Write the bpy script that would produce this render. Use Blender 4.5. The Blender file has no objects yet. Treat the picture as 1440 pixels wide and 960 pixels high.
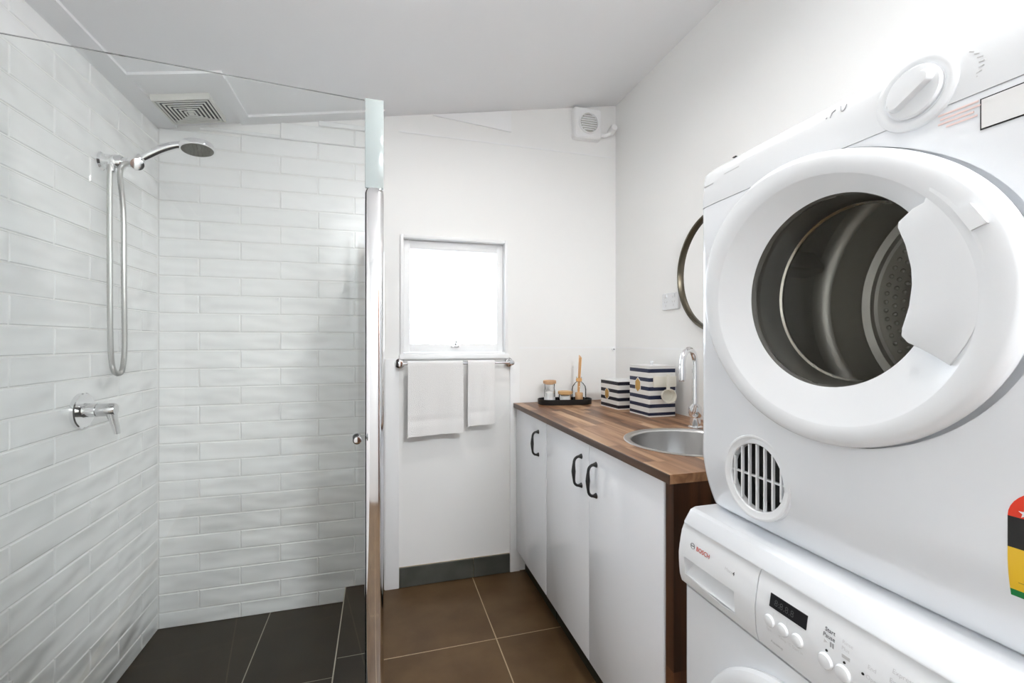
import bpy, bmesh, math, random
from mathutils import Vector, Matrix
S = bpy.context.scene
COL = S.collection
PI = math.pi
random.seed(7)

# ------------------------------------------------------------------ camera, light, exposure
cam_d = bpy.data.cameras.new('camera'); cam = bpy.data.objects.new('camera', cam_d); COL.objects.link(cam)
cam_d.sensor_width = 36.0; cam_d.lens = 16.0; cam_d.clip_start = 0.02
cam.location = (0, 0, 1.2); cam.rotation_euler = (PI / 2, 0, -math.radians(16.12))
S.camera = cam
S.view_settings.view_transform = 'Standard'; S.view_settings.look = 'None'
S.view_settings.gamma = 1.0; S.view_settings.use_curve_mapping = False
S.view_settings.exposure = 0.42
S.cycles.diffuse_bounces = 8; S.cycles.max_bounces = 16; S.cycles.transparent_max_bounces = 16
W = bpy.data.worlds.new('world'); S.world = W; W.use_nodes = True
bg = W.node_tree.nodes['Background']
bg.inputs[0].default_value = (0.82, 0.91, 1.0, 1); bg.inputs[1].default_value = 8.0

LAMP_W = 6.0           # watts of each ceiling downlight
FILL_W = 52.0        # watts of the added fill light, unseen behind the viewer

# ------------------------------------------------------------------ materials
MATS = {}
def mat(name, col, rough=0.5, metal=0.0, coat=0.0, spec=0.5):
    if name in MATS: return MATS[name]
    m = bpy.data.materials.new(name); m.use_nodes = True
    p = m.node_tree.nodes['Principled BSDF']
    p.inputs['Base Color'].default_value = (*col, 1); p.inputs['Roughness'].default_value = rough
    p.inputs['Metallic'].default_value = metal; p.inputs['Coat Weight'].default_value = coat
    p.inputs['Specular IOR Level'].default_value = spec
    MATS[name] = m; return m
def N(m, kind, **kw):
    n = m.node_tree.nodes.new(kind)
    for k, v in kw.items():
        if k.startswith('i_'): n.inputs[k[2:].replace('_', ' ')].default_value = v
        else: setattr(n, k, v)
    return n
def L(m, a, b): m.node_tree.links.new(a, b)
def P(m): return m.node_tree.nodes['Principled BSDF']
def lin(r, g, b):
    f = lambda c: ((c / 255 + .055) / 1.055) ** 2.4 if c > 10 else c / 255 / 12.92
    return (f(r), f(g), f(b))
def add_bump(m, scale, strength, dist=0.01, detail=3.0, stretch=None, perobj=False):
    tc = N(m, 'ShaderNodeTexCoord'); mp = N(m, 'ShaderNodeMapping'); no = N(m, 'ShaderNodeTexNoise')
    if stretch: mp.inputs['Scale'].default_value = stretch
    no.inputs['Scale'].default_value = scale; no.inputs['Detail'].default_value = detail
    L(m, tc.outputs['Object'], mp.inputs[0])
    if perobj:
        oi = N(m, 'ShaderNodeObjectInfo'); mu = N(m, 'ShaderNodeMath', operation='MULTIPLY'); mu.inputs[1].default_value = 37.0
        cx = N(m, 'ShaderNodeCombineXYZ'); L(m, oi.outputs['Random'], mu.inputs[0])
        for i in range(3): L(m, mu.outputs[0], cx.inputs[i])
        L(m, cx.outputs[0], mp.inputs['Location'])
    b = N(m, 'ShaderNodeBump'); b.inputs['Strength'].default_value = strength; b.inputs['Distance'].default_value = dist
    L(m, mp.outputs[0], no.inputs['Vector']); L(m, no.outputs['Fac'], b.inputs['Height']); L(m, b.outputs[0], P(m).inputs['Normal'])
    return no
def noise_col(m, c1, c2, scale, detail=6, stretch=None, pos=(0.35, 0.65)):
    tc = N(m, 'ShaderNodeTexCoord'); mp = N(m, 'ShaderNodeMapping'); no = N(m, 'ShaderNodeTexNoise'); r = N(m, 'ShaderNodeValToRGB')
    if stretch: mp.inputs['Scale'].default_value = stretch
    no.inputs['Scale'].default_value = scale; no.inputs['Detail'].default_value = detail
    r.color_ramp.elements[0].color = (*c1, 1); r.color_ramp.elements[1].color = (*c2, 1)
    r.color_ramp.elements[0].position = pos[0]; r.color_ramp.elements[1].position = pos[1]
    L(m, tc.outputs['Object'], mp.inputs[0]); L(m, mp.outputs[0], no.inputs['Vector']); L(m, no.outputs['Fac'], r.inputs[0])
    L(m, r.outputs[0], P(m).inputs['Base Color'])

M_wall = mat('white_wall_paint', (.86, .86, .85), .45); add_bump(M_wall, 60, .04, .002)
M_ceil = mat('white_ceiling_paint', (.84, .845, .86), .55)
M_trim = mat('white_trim_paint', (.87, .875, .88), .35)
M_tile = mat('white_wavy_tile', (.86, .87, .87), .12, coat=.2); add_bump(M_tile, 4.5, .8, .030, 1.0, (1.2, 2.6, 1.0), True)
M_grout = mat('white_grout', (.80, .80, .79), .8)
def tile_mat(name, c1, c2, rough):
    m = mat(name, c1, rough, spec=.28); noise_col(m, c1, c2, 5.0, 8); return m
M_floor = tile_mat('brown_floor_tile', lin(80, 59, 37), lin(98, 76, 51), .40)
M_dark = tile_mat('charcoal_shower_tile', lin(27, 28, 21), lin(38, 38, 30), .42)
M_skirt = tile_mat('grey_skirting_tile', lin(62, 64, 58), lin(84, 85, 79), .35)
M_fgrout = mat('tan_floor_grout', lin(170, 150, 122), .85)
M_dgrout = mat('grey_shower_grout', lin(150, 148, 134), .85)
M_app = mat('white_appliance_enamel', (.78, .80, .83), .16, coat=.25)
M_plastic = mat('white_plastic', (.77, .785, .805), .24)
M_offwhite = mat('cream_plastic', (.78, .76, .68), .35)
M_door = mat('white_gloss_laminate', (.85, .865, .90), .14, coat=.2)
M_chrome = mat('chrome', (.86, .86, .87), .06, 1.0)
M_satin = mat('satin_chrome', (.72, .72, .73), .22, 1.0)
M_hose = mat('ribbed_chrome_hose', (.50, .50, .49), .30, 1.0)
M_steel = mat('brushed_steel', (.62, .61, .60), .28, 1.0); add_bump(M_steel, 80, .05, .002, 4, (1, 1, 18))
M_black = mat('black_metal', (.012, .012, .013), .38)
M_blackpl = mat('black_plastic', (.01, .01, .01), .5)
M_drum = mat('dark_drum_metal', (.50, .49, .45), .36, .7)
M_drumlip = mat('drum_rim_metal', (.45, .43, .38), .22, 1.0)
M_seal = mat('dark_drum_collar', (.10, .098, .088), .35)
M_bronze = mat('bronze_frame', (.10, .085, .06), .3, .8)
M_mirror = mat('mirror_glass', (.9, .9, .9), .02, 1.0)
M_towel = mat('white_terry', (.84, .83, .82), .95, spec=.1); add_bump(M_towel, 420, .5, .004, 2)
M_grey = mat('light_grey_print', (.35, .35, .36), .5)
M_dgrey = mat('dark_grey_print', (.10, .10, .11), .5)
M_pgrey = mat('pale_grey_print', (.55, .55, .56), .5)
M_red = mat('red_print', lin(200, 60, 40), .4)
M_pink = mat('faded_red_print', lin(232, 208, 204), .5)
M_lred = mat('label_red', lin(222, 52, 20), .4)
M_lblack = mat('label_black', (.006, .006, .006), .4)
M_lyel = mat('label_yellow', lin(226, 182, 40), .4)
M_lgrn = mat('label_green', lin(10, 120, 60), .4)
M_lwhite = mat('label_white', (.8, .8, .8), .4)
M_display = mat('dark_display', (.018, .018, .02), .15)
M_seg = mat('display_segment', (.045, .046, .048), .3)
M_cork = mat('pale_cork', lin(200, 160, 122), .7)
M_reed = mat('reed_wood', lin(222, 172, 112), .6)
M_oil = mat('amber_oil', lin(232, 186, 140), .2)
M_salt = mat('white_bath_salt', (.8, .8, .78), .8)
M_gold = mat('brass_tag', lin(205, 165, 95), .35, .6)
M_cablt = mat('kickboard_laminate', lin(160, 160, 154), .4)
M_dark_in = mat('dark_gap', (.02, .02, .02), .8)

def glass(name, tint, ior=1.45, base_gloss=1.0):
    m = bpy.data.materials.new(name); m.use_nodes = True; nt = m.node_tree; nt.nodes.clear()
    o = nt.nodes.new('ShaderNodeOutputMaterial'); mx = nt.nodes.new('ShaderNodeMixShader'); t = nt.nodes.new('ShaderNodeBsdfTransparent')
    g = nt.nodes.new('ShaderNodeBsdfGlossy'); f = nt.nodes.new('ShaderNodeFresnel')
    t.inputs[0].default_value = (*tint, 1); g.inputs['Roughness'].default_value = .01; g.inputs[0].default_value = (base_gloss,) * 3 + (1,)
    f.inputs[0].default_value = ior
    nt.links.new(f.outputs[0], mx.inputs[0]); nt.links.new(t.outputs[0], mx.inputs[1]); nt.links.new(g.outputs[0], mx.inputs[2]); nt.links.new(mx.outputs[0], o.inputs[0])
    MATS[name] = m; return m
M_glass = glass('clear_shower_glass', (.988, .996, .992))
M_pane = glass('window_pane_glass', (.97, .98, .99))
M_jar = glass('jar_glass', (.985, .987, .987), 1.16)
M_port = glass('porthole_glass', (.95, .95, .94), 1.2)
M_aqua = mat('pale_aqua_glass', (.62, .69, .69), .12)
P(M_aqua).inputs['Transmission Weight'].default_value = .35
M_gedge = mat('dark_green_glass_edge', (.012, .02, .018), .2)

def wood(name, cols, scale, ax):
    m = mat(name, cols[0], .38)
    tc = N(m, 'ShaderNodeTexCoord'); mp = N(m, 'ShaderNodeMapping'); no = N(m, 'ShaderNodeTexNoise'); r = N(m, 'ShaderNodeValToRGB')
    st = [22.0, 22.0, 22.0]; st[ax] = 1.6; mp.inputs['Scale'].default_value = st
    oi = N(m, 'ShaderNodeObjectInfo'); mu = N(m, 'ShaderNodeMath', operation='MULTIPLY'); mu.inputs[1].default_value = 53.0
    cx = N(m, 'ShaderNodeCombineXYZ'); L(m, oi.outputs['Random'], mu.inputs[0])
    for i in range(3): L(m, mu.outputs[0], cx.inputs[i])
    L(m, cx.outputs[0], mp.inputs['Location']); L(m, tc.outputs['Object'], mp.inputs[0]); L(m, mp.outputs[0], no.inputs['Vector'])
    no.inputs['Scale'].default_value = scale; no.inputs['Detail'].default_value = 7; no.inputs['Distortion'].default_value = .6
    ad = N(m, 'ShaderNodeMath', operation='MULTIPLY_ADD'); ad.inputs[1].default_value = .44; ad.inputs[2].default_value = -.22
    a2 = N(m, 'ShaderNodeMath', operation='ADD'); L(m, oi.outputs['Random'], ad.inputs[0]); L(m, ad.outputs[0], a2.inputs[0]); L(m, no.outputs['Fac'], a2.inputs[1])
    el = r.color_ramp.elements; el[0].color = (*cols[0], 1); el[0].position = .25; el[1].color = (*cols[2], 1); el[1].position = .78
    e = el.new(.5); e.color = (*cols[1], 1)
    L(m, a2.outputs[0], r.inputs[0]); L(m, r.outputs[0], P(m).inputs['Base Color'])
    return m
M_wood = wood('acacia_worktop', (lin(98, 62, 38), lin(150, 108, 74), lin(196, 158, 122)), 1.2, 1)
M_wood2 = wood('dark_acacia_panel', (lin(44, 25, 13), lin(70, 42, 24), lin(104, 66, 40)), 1.2, 2)

M_edgeshade = wood('painted_edge_shade', (lin(50, 34, 25), lin(84, 62, 48), lin(112, 86, 68)), 1.2, 1)  # darker wood, the shade of the worktop's front face put into its colour

def stripes(name, bands, c1, c2, h):
    m = mat(name, c1, .4); tc = N(m, 'ShaderNodeTexCoord'); sp = N(m, 'ShaderNodeSeparateXYZ'); r = N(m, 'ShaderNodeValToRGB')
    mu = N(m, 'ShaderNodeMath', operation='DIVIDE'); mu.inputs[1].default_value = h
    L(m, tc.outputs['Object'], sp.inputs[0]); L(m, sp.outputs['Z'], mu.inputs[0]); L(m, mu.outputs[0], r.inputs[0]); L(m, r.outputs[0], P(m).inputs['Base Color'])
    r.color_ramp.interpolation = 'CONSTANT'; el = r.color_ramp.elements
    el[0].color = (*c1, 1); el[0].position = 0; el[1].color = (*c1, 1); el[1].position = .999
    for a, b in bands:
        e = el.new(1 - b); e.color = (*c2, 1); e = el.new(1 - a); e.color = (*c1, 1)
    return m
M_str1 = stripes('navy_stripes_tall', [(.065, .14), (.24, .315), (.415, .49), (.583, .657), (.75, .824), (.917, .975)], (.80, .80, .78), lin(22, 34, 66), .217)
M_str2 = stripes('navy_stripes_low', [(.03, .155), (.315, .435), (.59, .71), (.855, .965)], (.80, .80, .78), lin(20, 24, 40), .134)

# ------------------------------------------------------------------ mesh helpers
def box(bm, x0, x1, y0, y1, z0, z1, bev=0, seg=2):
    r = bmesh.ops.create_cube(bm, size=1.0)['verts']
    for v in r:
        v.co = Vector((x0 + (v.co.x + .5) * (x1 - x0), y0 + (v.co.y + .5) * (y1 - y0), z0 + (v.co.z + .5) * (z1 - z0)))
    if bev:
        ed = list({e for v in r for e in v.link_edges})
        bmesh.ops.bevel(bm, geom=ed, offset=bev, segments=seg, profile=.5, affect='EDGES')
    return bm
def B(*a, **k): return box(bmesh.new(), *a, **k)
def lathe(bm, prof, n=48, mtx=None, closed=False):
    rings = []; mtx = mtx or Matrix()
    for r, z in prof:
        if r < 1e-6: rings.append([bm.verts.new(mtx @ Vector((0, 0, z)))])
        else: rings.append([bm.verts.new(mtx @ Vector((r * math.cos(2 * PI * i / n), r * math.sin(2 * PI * i / n), z))) for i in range(n)])
    prs = list(zip(rings, rings[1:])) + ([(rings[-1], rings[0])] if closed else [])
    for a, b in prs:
        for i in range(n):
            j = (i + 1) % n
            q = []
            for v in (a[i % len(a)], a[j % len(a)], b[j % len(b)], b[i % len(b)]):
                if v not in q: q.append(v)
            if len(q) > 2: bm.faces.new(q)
    return bm
def AX(axis, loc):   # local z -> axis
    d = {'-x': Vector((-1, 0, 0)), '+x': Vector((1, 0, 0)), '-y': Vector((0, -1, 0)), '+y': Vector((0, 1, 0)), '-z': Vector((0, 0, -1)), '+z': Vector((0, 0, 1))}
    d = d[axis] if isinstance(axis, str) else Vector(axis).normalized()
    return Matrix.Translation(loc) @ d.to_track_quat('Z', 'Y').to_matrix().to_4x4()
def tube(bm, pts, rad, n=12, cap=True):
    pts = [Vector(p) for p in pts]; rs = rad if isinstance(rad, (list, tuple)) else [rad] * len(pts)
    t0 = (pts[1] - pts[0]).normalized(); up = Vector((0, 0, 1)) if abs(t0.z) < .9 else Vector((1, 0, 0))
    nrm = (up - t0 * up.dot(t0)).normalized(); rings = []
    for i, p in enumerate(pts):
        t = (pts[min(i + 1, len(pts) - 1)] - pts[max(i - 1, 0)]).normalized()
        nrm = (nrm - t * nrm.dot(t)).normalized(); bn = t.cross(nrm)
        rings.append([bm.verts.new(p + (nrm * math.cos(2 * PI * k / n) + bn * math.sin(2 * PI * k / n)) * rs[i]) for k in range(n)])
    for a, b in zip(rings, rings[1:]):
        for k in range(n): bm.faces.new((a[k], a[(k + 1) % n], b[(k + 1) % n], b[k]))
    if cap: bm.faces.new(rings[0][::-1]); bm.faces.new(rings[-1])
    return bm
def prism(bm, poly, f0, f1):   # poly 2d list; f0,f1 map 2d -> 3d
    a = [bm.verts.new(f0(*p)) for p in poly]; b = [bm.verts.new(f1(*p)) for p in poly]; n = len(poly)
    bm.faces.new(a); bm.faces.new(b[::-1])
    for i in range(n): bm.faces.new((a[i], b[i], b[(i + 1) % n], a[(i + 1) % n]))
    return bm
def rrect(x0, x1, y0, y1, r, n=5):
    out = []
    for cx, cy, a0 in ((x1 - r, y1 - r, 0), (x0 + r, y1 - r, PI / 2), (x0 + r, y0 + r, PI), (x1 - r, y0 + r, 3 * PI / 2)):
        for k in range(n + 1): a = a0 + PI / 2 * k / n; out.append((cx + r * math.cos(a), cy + r * math.sin(a)))
    return out
def loft(bm, rings, cap=True):
    R = [[bm.verts.new(p) for p in r] for r in rings]; n = len(R[0])
    for a, b in zip(R, R[1:]):
        for k in range(n): bm.faces.new((a[k], a[(k + 1) % n], b[(k + 1) % n], b[k]))
    if cap: bm.faces.new(R[0][::-1]); bm.faces.new(R[-1])
    return bm
def smooth_path(pts, n=8):
    pts = [Vector(p) for p in pts]; out = []
    for i in range(len(pts) - 1):
        p0, p1, p2, p3 = pts[max(i - 1, 0)], pts[i], pts[i + 1], pts[min(i + 2, len(pts) - 1)]
        for k in range(n):
            t = k / n
            out.append(.5 * ((2 * p1) + (p2 - p0) * t + (2 * p0 - 5 * p1 + 4 * p2 - p3) * t * t + (3 * p1 - p0 - 3 * p2 + p3) * t ** 3))
    out.append(pts[-1]); return out

def wloc(o):
    v = Vector((0, 0, 0))
    while o: v += o.location; o = o.parent
    return v
def to_mesh(bm, name, angle=35, recalc=True):
    if recalc: bmesh.ops.recalc_face_normals(bm, faces=bm.faces)
    for f in bm.faces: f.smooth = True
    lim = math.radians(angle)
    for e in bm.edges:
        if len(e.link_faces) == 2 and e.calc_face_angle(0) > lim: e.smooth = False
    me = bpy.data.meshes.new(name); bm.to_mesh(me); bm.free(); return me
def obj(name, bm, m, parent=None, local=False, angle=35, label=None, origin=None):
    """bm in world coordinates (or the parent's, when local); parents are never rotated unless local"""
    off = Vector((0, 0, 0))
    if parent is not None and not local: off = wloc(parent)
    if origin is not None: off = Vector(origin)
    if off.length: bmesh.ops.translate(bm, verts=bm.verts, vec=-off)
    o = bpy.data.objects.new(name, to_mesh(bm, name, angle)); COL.objects.link(o)
    if m: o.data.materials.append(m)
    if parent is not None: o.parent = parent
    elif origin is not None: o.location = origin
    if label: o['label'] = label
    return o
def thing(name, label, cat, loc, rotz=0, group=None, kind=None):
    o = bpy.data.objects.new(name, None); COL.objects.link(o); o.empty_display_size = .05
    o.location = loc; o.rotation_euler = (0, 0, rotz); tag(o, label, cat, group, kind); return o
def tag(o, label, cat, group=None, kind=None):
    o['label'] = label; o['category'] = cat
    if group: o['group'] = group
    if kind: o['kind'] = kind
    return o
def struct(name, bm, m, label, cat):
    return tag(obj(name, bm, m), label, cat, kind='structure')
def boolean(o, cutter_bm):
    c = bpy.data.objects.new('cutter', to_mesh(cutter_bm, 'cutter')); COL.objects.link(c); c.location = (0, 0, 0)
    if o.parent: c.location = (0, 0, 0)
    md = o.modifiers.new('cut', 'BOOLEAN'); md.operation = 'DIFFERENCE'; md.object = c; md.solver = 'EXACT'
    bpy.context.view_layer.update()
    dg = bpy.context.evaluated_depsgraph_get(); me = bpy.data.meshes.new_from_object(o.evaluated_get(dg))
    o.modifiers.clear(); o.data = me; bpy.data.objects.remove(c)
    bm = bmesh.new(); bm.from_mesh(me)
    lim = math.radians(32)
    for e in bm.edges: e.smooth = not (len(e.link_faces) == 2 and e.calc_face_angle(0) > lim)
    for f in bm.faces: f.smooth = True
    bm.to_mesh(me); bm.free()
def text_bm(s, size, fmap, align='LEFT', bold=0):
    cu = bpy.data.curves.new('lettering', 'FONT'); cu.body = s; cu.size = size; cu.align_x = align; cu.offset = bold
    cu.resolution_u = 3
    t = bpy.data.objects.new('lettering', cu); COL.objects.link(t); bpy.context.view_layer.update()
    me = bpy.data.meshes.new_from_object(t.evaluated_get(bpy.context.evaluated_depsgraph_get()))
    bpy.data.objects.remove(t); bm = bmesh.new(); bm.from_mesh(me)
    for v in bm.verts: v.co = Vector(fmap(v.co.x, v.co.y))
    return bm

# ------------------------------------------------------------------ room shell
XL, XR, YB, YF = -.918, 1.265, 2.287, -1.15
ZC = lambda x: 2.285 + .185 * x
fl = struct('floor', B(-.001, XR, YF, YB, -.12, -.0010), M_fgrout, 'tan grout bed under the large brown floor tiles', 'floor')
TX = [-.90, -.45, 0.0, .45, .90, 1.35]; TY = [-1.215, -.715, -.215, .285, .785, 1.285, 1.785, 2.3]
for i in range(len(TX) - 1):
    for j in range(len(TY) - 1):
        x0, x1 = max(TX[i], 0.004), min(TX[i + 1], XR); y0, y1 = max(TY[j], YF), min(TY[j + 1], YB - .001)
        if TY[j + 1] < 1.3: x0 = max(TX[i], XL)
        if x1 - x0 < .02: continue
        obj('floor_tile', B(x0 + .0022, x1 - .0022, y0 + .0022, y1 - .0022, -.008, 0, bev=.0006, seg=1), M_floor, fl)
struct('subfloor', B(XL - .1, -.001, YF, 1.33, -.12, -.0010), M_fgrout, 'tan grout bed beside the shower, left of the brown tiles', 'floor')
sf = struct('shower_floor', B(XL, -.16, 1.33, YB, -.12, -.0260), M_dgrout, 'grey grout bed of the shower floor', 'floor')
for x0, x1 in ((XL, -.478), (-.478, -.16)):
    for y0, y1 in ((1.34, 1.778), (1.778, YB - .001)):
        obj('shower_floor_tile', B(x0 + .002, x1 - .002, y0 + .002, y1 - .002, -.034, -.025, bev=.0006, seg=1), M_dark, sf)
hob = struct('shower_hob', B(-.152, -.002, 1.33, YB, -.10, .0412), M_dgrout, 'raised step along the shower edge tiled in charcoal', 'shower step')
for y0, y1 in ((1.335, 1.778), (1.778, YB - .001)):
    obj('hob_tile', B(-.156, -.002, y0 + .002, y1 - .002, .033, .042, bev=.001, seg=1), M_dark, hob)
obj('inner_face_tile', B(-.1585, -.152, 1.34, YB - .001, -.03, .040), M_dark, hob)
obj('outer_face_tile', B(-.002, .0025, 1.34, YB - .001, -.004, .040), M_floor, hob)
obj('edge_trim', B(-.160, -.156, 1.34, YB - .001, .036, .0435), mat('pale_edge_trim', lin(196, 192, 176), .5), hob)
hobf = struct('front_hob', B(XL, -.152, 1.33, 1.44, -.10, .04), M_dark, 'charcoal step across the shower entry under the glass', 'shower step')

def wall_poly(bm, y0, y1, x0, x1, z0, z1f):   # wall slab with raked top
    a = [(x0, z0), (x1, z0), (x1, z1f(x1)), (x0, z1f(x0))]
    return prism(bm, a, lambda x, z: (x, y0, z), lambda x, z: (x, y1, z))
WX0, WX1, WZ0, WZ1 = .100, .628, 1.135, 1.715
bm = bmesh.new(); top = lambda x: ZC(x) + .05
wall_poly(bm, YB, YB + .12, XL - .12, WX0, -.12, top); wall_poly(bm, YB, YB + .12, WX1, XR + .12, -.12, top)
wall_poly(bm, YB, YB + .12, WX0, WX1, -.12, lambda x: WZ0); wall_poly(bm, YB, YB + .12, WX0, WX1, WZ1, top)
wb = struct('wall_back', bm, M_wall, 'white back wall with the small window, tiled inside the shower', 'wall')
wl = struct('wall_left', B(XL - .12, XL, YF - .1, YB, -.12, 2.2), M_wall, 'left wall of the shower covered in white subway tiles', 'wall')
wr = struct('wall_right', B(XR, XR + .12, YF - .1, YB, -.12, 2.6), M_wall, 'plain white wall behind the basin and stacked appliances', 'wall')
bm = bmesh.new(); wall_poly(bm, YF - .1, YF, XL, XR, -.12, top)
struct('wall_front', bm, M_wall, 'white wall behind the viewer', 'wall')
dn = thing('reflection_door', 'unseen brown door added behind the viewer for reflections in the chrome', 'door', (.70, YF, 0), kind='structure')  # unseen door, added so the chrome post picks up brown reflections
M_bdoor = mat('brown_timber', lin(96, 62, 44), .4)
obj('leaf', B(0.30, 1.10, YF, YF + .03, .006, 2.03, bev=.003), M_bdoor, dn)
for z0, z1 in ((.18, .92), (1.08, 1.88)): obj('panel', B(.42, .98, YF + .029, YF + .036, z0, z1, bev=.004), M_bdoor, dn)
obj('architrave', box(box(B(.23, .297, YF, YF + .02, .002, 2.10), 1.103, 1.17, YF, YF + .02, .002, 2.10), .297, 1.103, YF, YF + .02, 2.035, 2.10), M_trim, dn)
obj('handle', tube(bmesh.new(), [(.35, YF + .03, 1.0), (.35, YF + .075, 1.0), (.45, YF + .078, 1.0)], .009, 12), M_satin, dn)
bm = bmesh.new()
prism(bm, [(XL - .12, ZC(XL - .12)), (XR + .12, ZC(XR + .12)), (XR + .12, ZC(XR + .12) + .1), (XL - .12, ZC(XL - .12) + .1)], lambda x, z: (x, YF - .1, z), lambda x, z: (x, YB + .12, z))
ce = struct('ceiling', bm, M_ceil, 'raked white ceiling rising to the right', 'ceiling')

# wall tiles, each a piece of its wall
TCACHE = {}
def tile_mesh(l, hgt):
    k = (round(l, 3), round(hgt, 3))
    if k in TCACHE: return TCACHE[k]
    t, b = .008, .0034
    vs = []
    for z, i in ((0, 0), (t - b, 0), (t, b)):
        vs += [(i, i, z), (l - i, i, z), (l - i, hgt - i, z), (i, hgt - i, z)]
    fs = [(0, 1, 5, 4), (1, 2, 6, 5), (2, 3, 7, 6), (3, 0, 4, 7), (4, 5, 9, 8), (5, 6, 10, 9), (6, 7, 11, 10), (7, 4, 8, 11), (8, 9, 10, 11)]
    me = bpy.data.meshes.new('wall_tile'); me.from_pydata(vs, [], fs); me.materials.append(M_tile); TCACHE[k] = me; return me
ZJ = [-.027] + [.0413 + .08 * k for k in range(30)]; G = .0010
def tile_wall(parent, a0, a1, joint0, pitch, place, ztop):
    for c in range(len(ZJ) - 1):
        off = joint0 + (pitch / 2 if c % 2 else 0)
        k = math.floor((a0 - off) / pitch)
        while off + k * pitch < a1:
            s0, s1 = max(a0, off + k * pitch), min(a1, off + (k + 1) * pitch); k += 1
            if s1 - s0 < .012: continue
            z0, z1 = ZJ[c], min(ZJ[c + 1], ztop(s0 if s0 < s1 else s1))
            if z1 - z0 < .015: continue
            o = bpy.data.objects.new('wall_tile', tile_mesh(s1 - s0 - 2 * G, z1 - z0 - 2 * G)); COL.objects.link(o)
            o.parent = parent; place(o, s0 + G, s1 - G, z0 + G)
def place_back(o, s0, s1, z):        # local x -> +X, y -> +Z, z -> -Y
    o.location = (s0, YB - .001, z); o.rotation_euler = (PI / 2, 0, 0)
def place_left(o, s0, s1, z):        # local x -> -Y? keep normal +X
    o.location = (XL + .001, s0, z); o.rotation_euler = (PI / 2, 0, PI / 2)
tile_wall(wb, XL + .009, .016, -.598, .32, place_back, lambda x: ZC(x) - .006)
tile_wall(wl, 1.22, YB - .009, 1.47, .336, place_left, lambda y: ZC(XL) - .006)
obj('grout_bed', B(XL, .015, YB - .0064, YB, -.027, 2.10), M_grout, wb)
obj('grout_bed', B(XL, XL + .0064, 1.22, YB, -.027, ZC(XL) - .01), M_grout, wl)
# mould-free plain lining: cover strips and dado lines on the back wall
for x0, x1 in ((.020, .086), (.648, .700)):
    tag(obj('trim_%d' % (1 if x0 < .1 else 2), B(x0, x1, YB - .010, YB, 0, 1.09 if x0 > .1 else 1.115, bev=.001), M_trim), 'white vertical lining strip %s the towel rail' % ('left of' if x0 < .1 else 'beside the cabinet, right of'), 'trim', kind='structure')
tag(obj('trim_3', B(.70, XR, YB - .0015, YB, 1.163, 1.171), M_trim), 'thin white joint strip on the back wall above the worktop', 'trim', kind='structure')
tag(obj('trim_4', B(XR - .0015, XR, .9, YB - .004, 1.163, 1.171), M_trim), 'thin white joint strip along the right wall above the worktop', 'trim', kind='structure')
tag(obj('trim_5', B(.086, 1.235, YB - .003, YB, 2.222, 2.228), M_trim), 'faint white panel joint high on the back wall', 'trim', kind='structure')
bm = bmesh.new(); prism(bm, [(.25, 2.324), (.655, 2.292), (.655, ZC(.655) - .004)], lambda x, z: (x, YB - .008, z), lambda x, z: (x, YB, z))
tag(obj('trim_6', bm, M_trim), 'white triangular infill panel under the sloping ceiling', 'trim', kind='structure')
def cstrip(n, x0, x1, y0, y1, label):
    b = bmesh.new(); prism(b, [(x0, ZC(x0) + .002), (x1, ZC(x1) + .002), (x1, ZC(x1) - .010), (x0, ZC(x0) - .010)], lambda x, z: (x, y0, z), lambda x, z: (x, y1, z))
    tag(obj('trim_%d' % n, b, M_ceil), label, 'trim', kind='structure')
cstrip(7, XL, -.842, YF, YB, 'flat white ceiling strip running along the left wall')
cstrip(8, -.842, -.555, 1.878, 1.915, 'short white ceiling strip in front of the vent grille')
cstrip(9, -.594, -.552, 1.915, YB, 'white ceiling strip right of the vent grille')
cstrip(10, -.552, .02, 2.215, YB, 'white ceiling strip along the top of the shower back wall')
# skirting tiles
sk = struct('baseboard_back', B(.088, .646, YB - .006, YB, .002, .098), M_fgrout, 'grey tile skirting below the towels', 'skirting')
for x0, x1 in ((.088, .454), (.454, .646)):
    obj('skirting_tile', B(x0 + .001, x1 - .001, YB - .013, YB - .005, .003, .098, bev=.001, seg=1), M_skirt, sk)

# window
wn = thing('window_1', 'small white timber window, glowing with daylight above the towels', 'window', (.364, YB, WZ0), kind='structure')
def frame(bm, x0, x1, z0, z1, wx, y0, y1, wzb=None, wzt=None, bev=.002):
    wzb = wzb or wx; wzt = wzt or wx
    box(bm, x0, x0 + wx, y0, y1, z0, z1, bev=bev); box(bm, x1 - wx, x1, y0, y1, z0, z1, bev=bev)
    box(bm, x0 + wx, x1 - wx, y0, y1, z1 - wzt, z1, bev=bev); box(bm, x0 + wx, x1 - wx, y0, y1, z0, z0 + wzb, bev=bev)
    return bm
obj('frame', frame(bmesh.new(), WX0 - .008, WX1 + .008, WZ0 - .006, WZ1 + .008, .016, YB - .012, YB + .10), M_trim, wn)
sash = obj('sash', frame(bmesh.new(), WX0 + .009, WX1 - .009, WZ0 + .011, WZ1 - .009, .032, YB + .03, YB + .065, .042, .044), M_trim, wn)
obj('pane', B(WX0 + .04, WX1 - .04, YB + .046, YB + .050, WZ0 + .05, WZ1 - .05), M_pane, wn)
obj('sill', B(WX0 - .012, WX1 + .012, YB - .022, YB + .03, WZ0 - .022, WZ0 + .001, bev=.003), M_trim, wn)
lt = obj('latch', tube(box(bmesh.new(), .345, .385, YB + .018, YB + .03, 1.170, 1.178, bev=.002), [(.366, YB + .02, 1.178), (.370, YB + .012, 1.205)], .004), M_satin, wn)

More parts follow.
